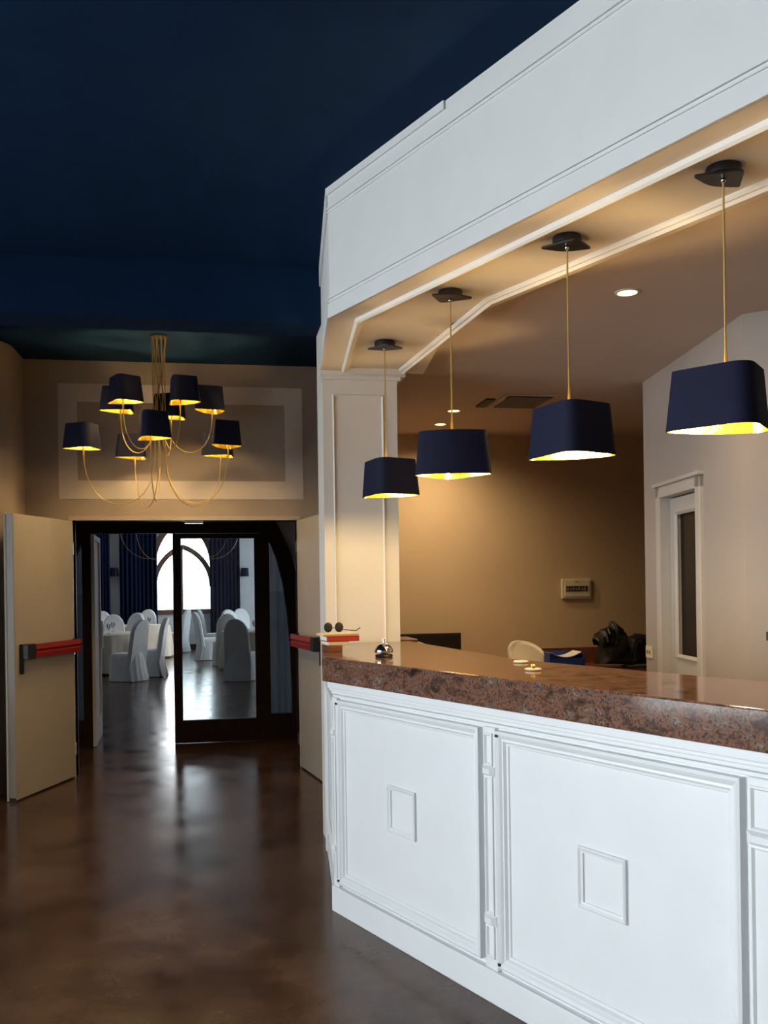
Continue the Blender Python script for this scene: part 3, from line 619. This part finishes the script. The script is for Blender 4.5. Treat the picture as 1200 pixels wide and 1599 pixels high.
chandelier('chandelier', 'large gold wire chandelier of the dining room, only its looping arms in view', (dc.x, dc.y), da, DZC, 1.0, 0)

# ------------------------------------------------------------------ things on and behind the counter
def on_top(px, py): q = at_z(px, py, TOP); return q.x, q.y
def bell(px, py, label):
    x, y = on_top(px, py); t = thing('service_bell', (x, y, TOP), label, 'bell')
    MB().lathe([(0.040, 0), (0.044, 0.006), (0.040, 0.014), (0.012, 0.018), (0.010, 0.026)], (x, y, TOP), 24).build('base', M_black, t, smooth=True)
    MB().lathe([(0.044, 0.022), (0.046, 0.026), (0.043, 0.040), (0.033, 0.055), (0.018, 0.064), (0.006, 0.067)], (x, y, TOP), 28).build('dome', M_chrome, t, smooth=True)
    MB().lathe([(0.004, 0.066), (0.004, 0.082), (0.008, 0.084), (0.008, 0.089), (0.003, 0.091)], (x, y, TOP), 12).build('plunger', M_chrome, t, smooth=True)
bell(600, 1026, 'chrome dome service bell near the left end of the granite worktop')
def penbase(px, py, label, gold):
    x, y = on_top(px, py); t = thing('counter_dish', (x, y, TOP), label, 'dish')
    MB().lathe([(0.030, 0), (0.034, 0.003), (0.034, 0.007), (0.028, 0.010)], (x, y, TOP), 24).build('disc', M_ivory, t, smooth=True)
    if gold: MB().lathe([(0.010, 0.009), (0.008, 0.016), (0.012, 0.022), (0.004, 0.028)], (x, y, TOP), 14).build('knob', M_gold, t, smooth=True)
penbase(833, 1047, 'small ivory disc with a gold knob on the worktop', True); penbase(814, 1035, 'plain ivory disc behind the gold-knobbed one on the worktop', False)
# stack at the left end of the worktop
def slab(name, label, cat, px0, px1, py, zz, dz, depth, mtl, page=None, rot=0.12):
    x, y = on_top(px0, py); w_ = abs(at_z(px1, py, TOP).x-x); t = thing(name, (x, y, TOP+zz), label, cat)
    G = frame((x, y), (math.cos(rot), math.sin(rot)))
    if page:
        MB().box((0, -depth, TOP+zz), (w_, 0, TOP+zz+0.004), G).box((0, -depth, TOP+zz+dz-0.004), (w_, 0, TOP+zz+dz), G).box((0, -0.004, TOP+zz), (w_, 0, TOP+zz+dz), G).build('cover', mtl, t)
        MB().box((0.004, -depth+0.004, TOP+zz+0.004), (w_-0.005, -0.004, TOP+zz+dz-0.004), G).build('page_block', page, t)
    else: MB().box((0, -depth, TOP+zz), (w_, 0, TOP+zz+dz), G).build('cover', mtl, t, bevel=0.003)
    return t
sy = 1019
slab('brochure_box', 'small wooden box at the bottom of the stack by the column', 'box', 513, 537, sy, 0.0, 0.036, 0.14, M_desk)
slab('book', 'cream book lying under the red book by the column', 'book', 514, 548, sy, 0.036, 0.020, 0.16, M_book_cream, M_paper)
slab('book', 'thick red book near the top of the stack by the column', 'book', 511, 566, sy, 0.056, 0.028, 0.18, M_book_red, M_paper)
slab('book', 'thin cream booklet on top of the red book', 'book', 506, 566, sy, 0.084, 0.010, 0.18, M_book_cream, M_paper)
gx, gy = on_top(516, 1015); gz = TOP+0.094
gt = thing('sunglasses', (gx, gy, gz), 'dark sunglasses resting on the stack of books', 'sunglasses')
for k in (0, 0.060):
    MB().sphere((gx+k-0.005, gy+0.04, gz+0.028), 0.028, (0.85, 0.12, 1.0)).build('lens', M_black, gt, smooth=True)
MB().tube([(gx+0.012, gy+0.04, gz+0.026), (gx+0.036, gy+0.04, gz+0.026)], 0.002).build('bridge', M_black, gt)
MB().tube([(gx+0.07, gy+0.04, gz+0.016), (gx+0.12, gy+0.09, gz+0.008), (gx+0.16, gy+0.10, gz+0.005), (gx+0.185, gy+0.105, gz+0.022)], 0.0025).build('temple', M_black, gt)
# low inner desk along the back
DK = 1.0
dk0 = at_y(640, 1000, 8.0).x
dk = thing('back_desk', (1.7, 7.9, 0), 'mahogany desk along the back wall behind the counter', 'desk')
xa, xb = 1.13, 4.6
MB().box((xa, 7.55, 0.81), (xb, 8.235, 0.85)).build('desk_top', M_desk, dk, bevel=0.004)
MB().box((xa, 7.60, 0), (xa+0.04, 8.22, 0.81)).build('side_panel', M_desk, dk); MB().box((xb-0.04, 7.60, 0), (xb, 8.22, 0.81)).build('side_panel', M_desk, dk); MB().box((xa+0.04, 8.18, 0.2), (xb-0.04, 8.21, 0.81)).build('modesty_panel', M_desk, dk)
DT = 0.85
a_ = at_y(848, 1013, 8.2); b_ = at_y(935, 1013, 8.2)
tag(MB().box((a_.x, 8.235, DT), (b_.x, 8.268, a_.z)).build('wall_board', M_desk), 'low mahogany board against the back wall behind the blue tray', 'board')
# black screen
q0 = at_y(628, 988, 8.1); q1 = at_y(720, 988, 8.1); q2 = at_y(720, 1019, 8.1)
t = thing('monitor', ((q0.x+q1.x)/2, 8.1, DT), 'wide black screen low against the ochre back wall', 'monitor')
xm = q0.x-0.25
MB().box((xm, 8.09, q2.z), (q1.x, 8.13, q1.z)).build('bezel', M_black, t, bevel=0.004); MB().box((xm+0.015, 8.084, q2.z+0.015), (q1.x-0.015, 8.092, q1.z-0.015)).build('screen', M_smoke, t)
MB().box((q1.x-0.35, 8.10, DT), (q1.x-0.27, 8.12, q2.z+0.02)).box((q1.x-0.45, 8.02, DT), (q1.x-0.17, 8.18, DT+0.012)).build('stand', M_black, t)
# office chairs
def office_chair(px, top, D, label, wpx):
    p = at_d(px, top, D); w_ = wpx*D/F/2; t = thing('office_chair', (p.x, p.y, 0), label, 'chair')
    n = 21; outl = [(w_*math.cos(math.pi*i/(n-1)), p.z-w_*0.75+w_*0.75*math.sin(math.pi*i/(n-1))) for i in range(n)]; outl = [(w_*0.9, 0.58)]+outl+[(-w_*0.9, 0.58)]
    f_ = lambda k, off: [(p.x+x*k, p.y+off-0.12*(x/w_)**2, 0.58+(z-0.58)*(1-(1-k)*0.3)) for x, z in outl]
    MB().rings([f_(0.9, -0.035), f_(1, -0.02), f_(1, 0.02), f_(0.9, 0.035)], cap0=True, cap1=True).build('backrest', M_pale, t, smooth=True)
    MB().lathe([(0.20, 0.47), (0.235, 0.49), (0.235, 0.53), (0.20, 0.55)], (p.x, p.y-0.26, 0), 24).build('seat', M_pale, t, smooth=True)
    MB().tube([(p.x, p.y-0.26, 0.08), (p.x, p.y-0.26, 0.47)], 0.025).build('column', M_black, t)
    MB().tube([(p.x, p.y-0.2, 0.46), (p.x, p.y+0.03, 0.46), (p.x, p.y+0.045, 0.7)], 0.018).build('back_bracket', M_black, t)
    for k in range(5):
        a = 2*math.pi*k/5; l = MB().tube([(p.x, p.y-0.26, 0.09), (p.x+0.27*math.cos(a), p.y-0.26+0.27*math.sin(a), 0.06)], 0.015).build('leg', M_black, t)
        MB().sphere((p.x+0.27*math.cos(a), p.y-0.26+0.27*math.sin(a), 0.028), 0.027).build('castor', M_black, l)
office_chair(811, 1000, 5.6, 'pale rounded chair back showing above the middle of the worktop', 56)
office_chair(645, 1001, 7.2, 'pale rounded chair back beside the service bell, below the screen', 58)
# small cupboard behind the bell
xs, ys = W(-0.05, 6.35)
t = thing('side_cabinet', (1.2, 6.2, 0), 'low mahogany cabinet behind the bell beside the column', 'cabinet')
MB().box((1.105, 6.06, 0), (1.26, 6.36, 1.215)).build('body', M_desk, t); MB().box((1.105, 6.03, 1.215), (1.285, 6.38, 1.24)).build('top', M_desk, t, bevel=0.004); MB().box((1.12, 6.05, 0.1), (1.25, 6.06, 1.16)).build('door', M_desk, t)
# blue box with papers
qa = at_y(850, 1018, 7.85); qb = at_y(903, 1018, 7.85)
t = thing('blue_box', ((qa.x+qb.x)/2, 7.8, DT), 'open blue cardboard tray holding loose papers on the desk', 'box')
bz = qa.z+0.0
MB().box((qa.x, 7.70, DT), (qb.x, 7.95, DT+0.006)).box((qa.x, 7.70, DT), (qb.x, 7.706, bz-0.05)).box((qa.x, 7.944, DT), (qb.x, 7.95, bz)).box((qa.x, 7.70, DT), (qa.x+0.006, 7.95, bz)).box((qb.x-0.006, 7.70, DT), (qb.x, 7.95, bz-0.01)).build('tray', M_blue, t)
pm = MB(); n = 10
pm.rings([[(qa.x+0.02+(qb.x-qa.x-0.04)*i/n, yy, bz-0.0-0.05*math.sin(math.pi*0.9*i/n)+0.02*(i/n)+zo) for yy, zo in ((7.72, 0), (7.93, 0.0), (7.93, -0.004), (7.72, -0.004))] for i in range(n+1)], cap0=True, cap1=True)
tag(pm.build('loose_papers', M_paper), 'curled white papers lying in the blue tray', 'papers')
# black bag slumped on the desk
def lump(name, parent, c, sc, mtl, seed, n=22, k=14, rough=0.12):
    rnd = random.Random(seed); ph = [(rnd.uniform(1, 4), rnd.uniform(1, 4), rnd.uniform(0, 6)) for _ in range(6)]
    rows = []
    for j in range(k+1):
        a = max(0.03, min(math.pi-0.03, math.pi*j/k)); r_ = []
        for i in range(n):
            b = 2*math.pi*i/n; f_ = 1+sum(rough/(q+1)*math.sin(p1*round(b*0+1)*a*1.5+round(p2)*b+p3) for q, (p1, p2, p3) in enumerate(ph))
            r_.append((c[0]+sc[0]*f_*math.sin(a)*math.cos(b), c[1]+sc[1]*f_*math.sin(a)*math.sin(b), max(DT+0.001, c[2]-sc[2]*f_*math.cos(a))))
        rows.append(r_)
    return MB().rings(rows, cap0=True, cap1=True).build(name, mtl, parent, smooth=True)
bq = at_y(958, 1005, 7.7)
bt = thing('black_bag', (bq.x, 7.7, DT), 'black cloth bag slumped on the desk near the side wall', 'bag')
def slumped(name, parent, sil, yc, depth, mtl, seed):       # cloth body: its outline swelling to full width in the middle of its depth
    rnd = random.Random(seed); P = []
    pts = [at_y(770+x/4.138, 940+y/4.138, yc) for x, y in sil]; fine = []
    for i, p in enumerate(pts):
        q = pts[(i+1) % len(pts)]
        for k in range(3): fine.append((p.lerp(q, k/3).x+rnd.uniform(-0.006, 0.006), max(DT+0.001, p.lerp(q, k/3).z+rnd.uniform(-0.006, 0.006))))
    cx_ = sum(p[0] for p in fine)/len(fine); cz_ = DT+0.1; rows = []
    for t_, k in ((-1, 0.55), (-0.8, 0.78), (-0.45, 0.93), (-0.1, 1.0), (0.3, 0.97), (0.7, 0.85), (1, 0.6)):
        rows.append([(cx_+(x-cx_)*k+rnd.uniform(-0.008, 0.008), yc+t_*depth/2+rnd.uniform(-0.012, 0.012), max(DT+0.001, cz_+(z-cz_)*k)) for x, z in fine])
    return MB().rings(rows, cap0=True, cap1=True).build(name, mtl, parent, smooth=True)
slumped('bag_body', bt, [(668, 400), (690, 300), (682, 235), (720, 195), (790, 190), (850, 215), (880, 290), (900, 400)], 7.70, 0.26, M_bag, 3)
slumped('bag_flap', bt, [(650, 236), (668, 205), (705, 172), (745, 160), (780, 185), (760, 215), (700, 238)], 7.64, 0.18, M_bag, 5)
slumped('gathered_neck', bt, [(735, 215), (742, 160), (756, 126), (778, 118), (800, 140), (828, 165), (858, 200), (868, 238), (810, 235)], 7.70, 0.14, M_bag, 8)
b2 = at_y(993, 1010, 7.95); bt2 = thing('backpack', (b2.x, 8.0, DT), 'dark backpack behind the black bag, against the side wall corner', 'bag')
slumped('bag_body', bt2, [(872, 430), (868, 250), (885, 218), (925, 205), (980, 210), (1050, 235), (1060, 430)], 8.02, 0.22, M_bag, 9)
MB().tube([at_y(770+x/4.138, 940+y/4.138, 7.9) for x, y in ((900, 400), (905, 300), (925, 240), (960, 235))], 0.012, 8).build('strap', M_bag, bt2, smooth=True)
kb = at_y(975, 1030, 7.6)
t = thing('desk_keyboard', (kb.x, 7.6, DT), 'flat grey keyboard lying on the desk right of the black bag', 'keyboard')
MB().box((kb.x+0.02, 7.56, DT), (kb.x+0.40, 7.70, DT+0.018)).build('case', M_dark, t, bevel=0.003)
for r_ in range(3): MB().box((kb.x+0.035, 7.575+r_*0.037, DT+0.018), (kb.x+0.385, 7.603+r_*0.037, DT+0.026)).build('key_row', M_grey, t)
# distribution box on the back wall
e0 = at_y(876, 904, FAR); e1 = at_y(922, 934, FAR)
t = thing('fuse_box', ((e0.x+e1.x)/2, FAR, (e0.z+e1.z)/2), 'ivory wall-mounted fuse box with a dark row of switches', 'fuse box')
ex0, ex1, ez0, ez1 = e0.x, e1.x, e1.z, e0.z
MB().box((ex0, FAR-0.035, ez0), (ex1, FAR, ez1)).build('cover', M_ivory, t, bevel=0.006)
MB().box((ex0+0.025, FAR-0.042, ez0+0.018), (ex1-0.018, FAR-0.035, ez1-0.016)).build('door', M_ivory, t, bevel=0.003)
zc = (ez0+ez1)/2+0.002
MB().box((ex0+0.035, FAR-0.045, zc-0.026), (ex1-0.04, FAR-0.042, zc+0.022)).build('switch_window', M_dark, t)
for k in range(7):
    xx = ex0+0.042+k*(ex1-ex0-0.09)/7; MB().box((xx, FAR-0.053, zc-0.020), (xx+0.016, FAR-0.045, zc+0.012-0.008*(k % 2))).build('switch', M_grey, t)
MB().box(((ex0+ex1)/2-0.02, FAR-0.044, ez1-0.026), ((ex0+ex1)/2+0.02, FAR-0.042, ez1-0.022)).build('name_plate', M_dark, t)
# socket on the side wall, dark switch at picture edge
sq_ = 0.08
t = thing('wall_socket', R(0.12, 0, 1.06), 'ivory wall socket between the back corner and the service door', 'socket')
s0 = on_right(1016, 1018); zz = H-ray(1016, 1018)[1]*(6.39-s0)
MB().box((s0-0.06, 0, zz-0.04), (s0+0.06, 0.012, zz+0.04), R).build('plate', M_ivory, t, bevel=0.003)
for k in (-0.025, 0.025): MB().box((s0+k-0.012, 0.012, zz-0.012), (s0+k+0.012, 0.014, zz+0.012), R).build('outlet', M_grey, t)
# ceiling downlights and air vent
for px, py, lab in ((980, 456, 'round recessed downlight nearest the viewer in the bar ceiling'), (709, 641, 'round recessed downlight behind the second pendant cable'), (688, 662, 'round recessed downlight closest to the back wall')):
    q = at_z(px, py, BARC); t = thing('downlight', (q.x, q.y, BARC), lab, 'downlight', 'recessed bar downlights')
    MB().rings([[(q.x+r_*math.cos(2*math.pi*i/28), q.y+r_*math.sin(2*math.pi*i/28), z) for i in range(28)] for r_, z in ((0.058, BARC), (0.058, BARC-0.004), (0.047, BARC-0.006), (0.046, BARC-0.001))], close=True).build('ring', M_cream, t, smooth=True)
    MB().lathe([(0.047, -0.001), (0.047, -0.004)], (q.x, q.y, BARC), 28).build('diffuser', M_disc, t)
    sl = bpy.data.lights.new('downlight_beam', 'SPOT'); sl.energy = 100; sl.color = (1, 0.74, 0.42); sl.spot_size = math.radians(160); sl.spot_blend = 1.0; sl.shadow_soft_size = 0.04
    so = bpy.data.objects.new('downlight_beam', sl); COL.objects.link(so); so.location = (q.x, q.y, BARC-0.01); so.parent = t; bpy.context.view_layer.update(); so.matrix_parent_inverse = t.matrix_world.inverted()
v0 = at_z(760, 635, BARC); v1 = at_z(830, 635, BARC); v2 = at_z(841, 616, BARC)
t = thing('air_vent', ((v0.x+v1.x)/2, v0.y, BARC), 'rectangular grey ceiling air vent with slotted grille', 'air vent')
fx0, fx1, fy1, fy0 = v0.x, v1.x+0.05, max(v0.y, v1.y), v2.y
MB().box((fx0, fy0, BARC-0.012), (fx1, fy1, BARC)).build('frame', M_barceil, t, bevel=0.003)
nsl = 12
for k in range(nsl):
    yy = fy0+0.04+k*(fy1-fy0-0.08)/nsl; MB().box((fx0+0.04, yy, BARC-0.020), (fx1-0.04, yy+0.5*(fy1-fy0-0.08)/nsl, BARC-0.012)).build('slat', M_grey, t)
MB().box((fx0+0.03, fy0+0.02, BARC-0.016), (fx1-0.03, fy0+0.10, BARC-0.011)).build('slot', M_dark, t)
u0_ = at_z(743, 634, BARC); u1_ = at_z(757, 622, BARC)
tag(MB().box((u0_.x, u1_.y, BARC-0.012), (u0_.x+0.07, u0_.y, BARC)).build('slot_diffuser', M_dark), 'narrow black slot diffuser beside the ceiling air vent', 'air vent')
# small dark switch on the wall at the right edge of the picture
best = min((i*0.005 for i in range(1, 300)), key=lambda k: abs((lambda p: ((p[0]*CC-p[1]*SS)/(p[0]*SS+p[1]*CC)-ray(1199, 993)[0]))(Q(k, 0.01, 0))))
pw = Q(best, 0, 0); dw_ = pw[0]*SS+pw[1]*CC; zq = H-ray(1199, 993)[1]*dw_
t = thing('wall_switch', Q(best, 0, zq), 'small black switch on the wall at the right picture edge', 'switch')
MB().box((best-0.006, 0, zq-0.022), (best+0.05, 0.014, zq+0.022), Q).build('plate', M_black, t, bevel=0.003); MB().box((best+0.004, 0.014, zq-0.012), (best+0.034, 0.020, zq+0.012), Q).build('rocker', M_dark, t)
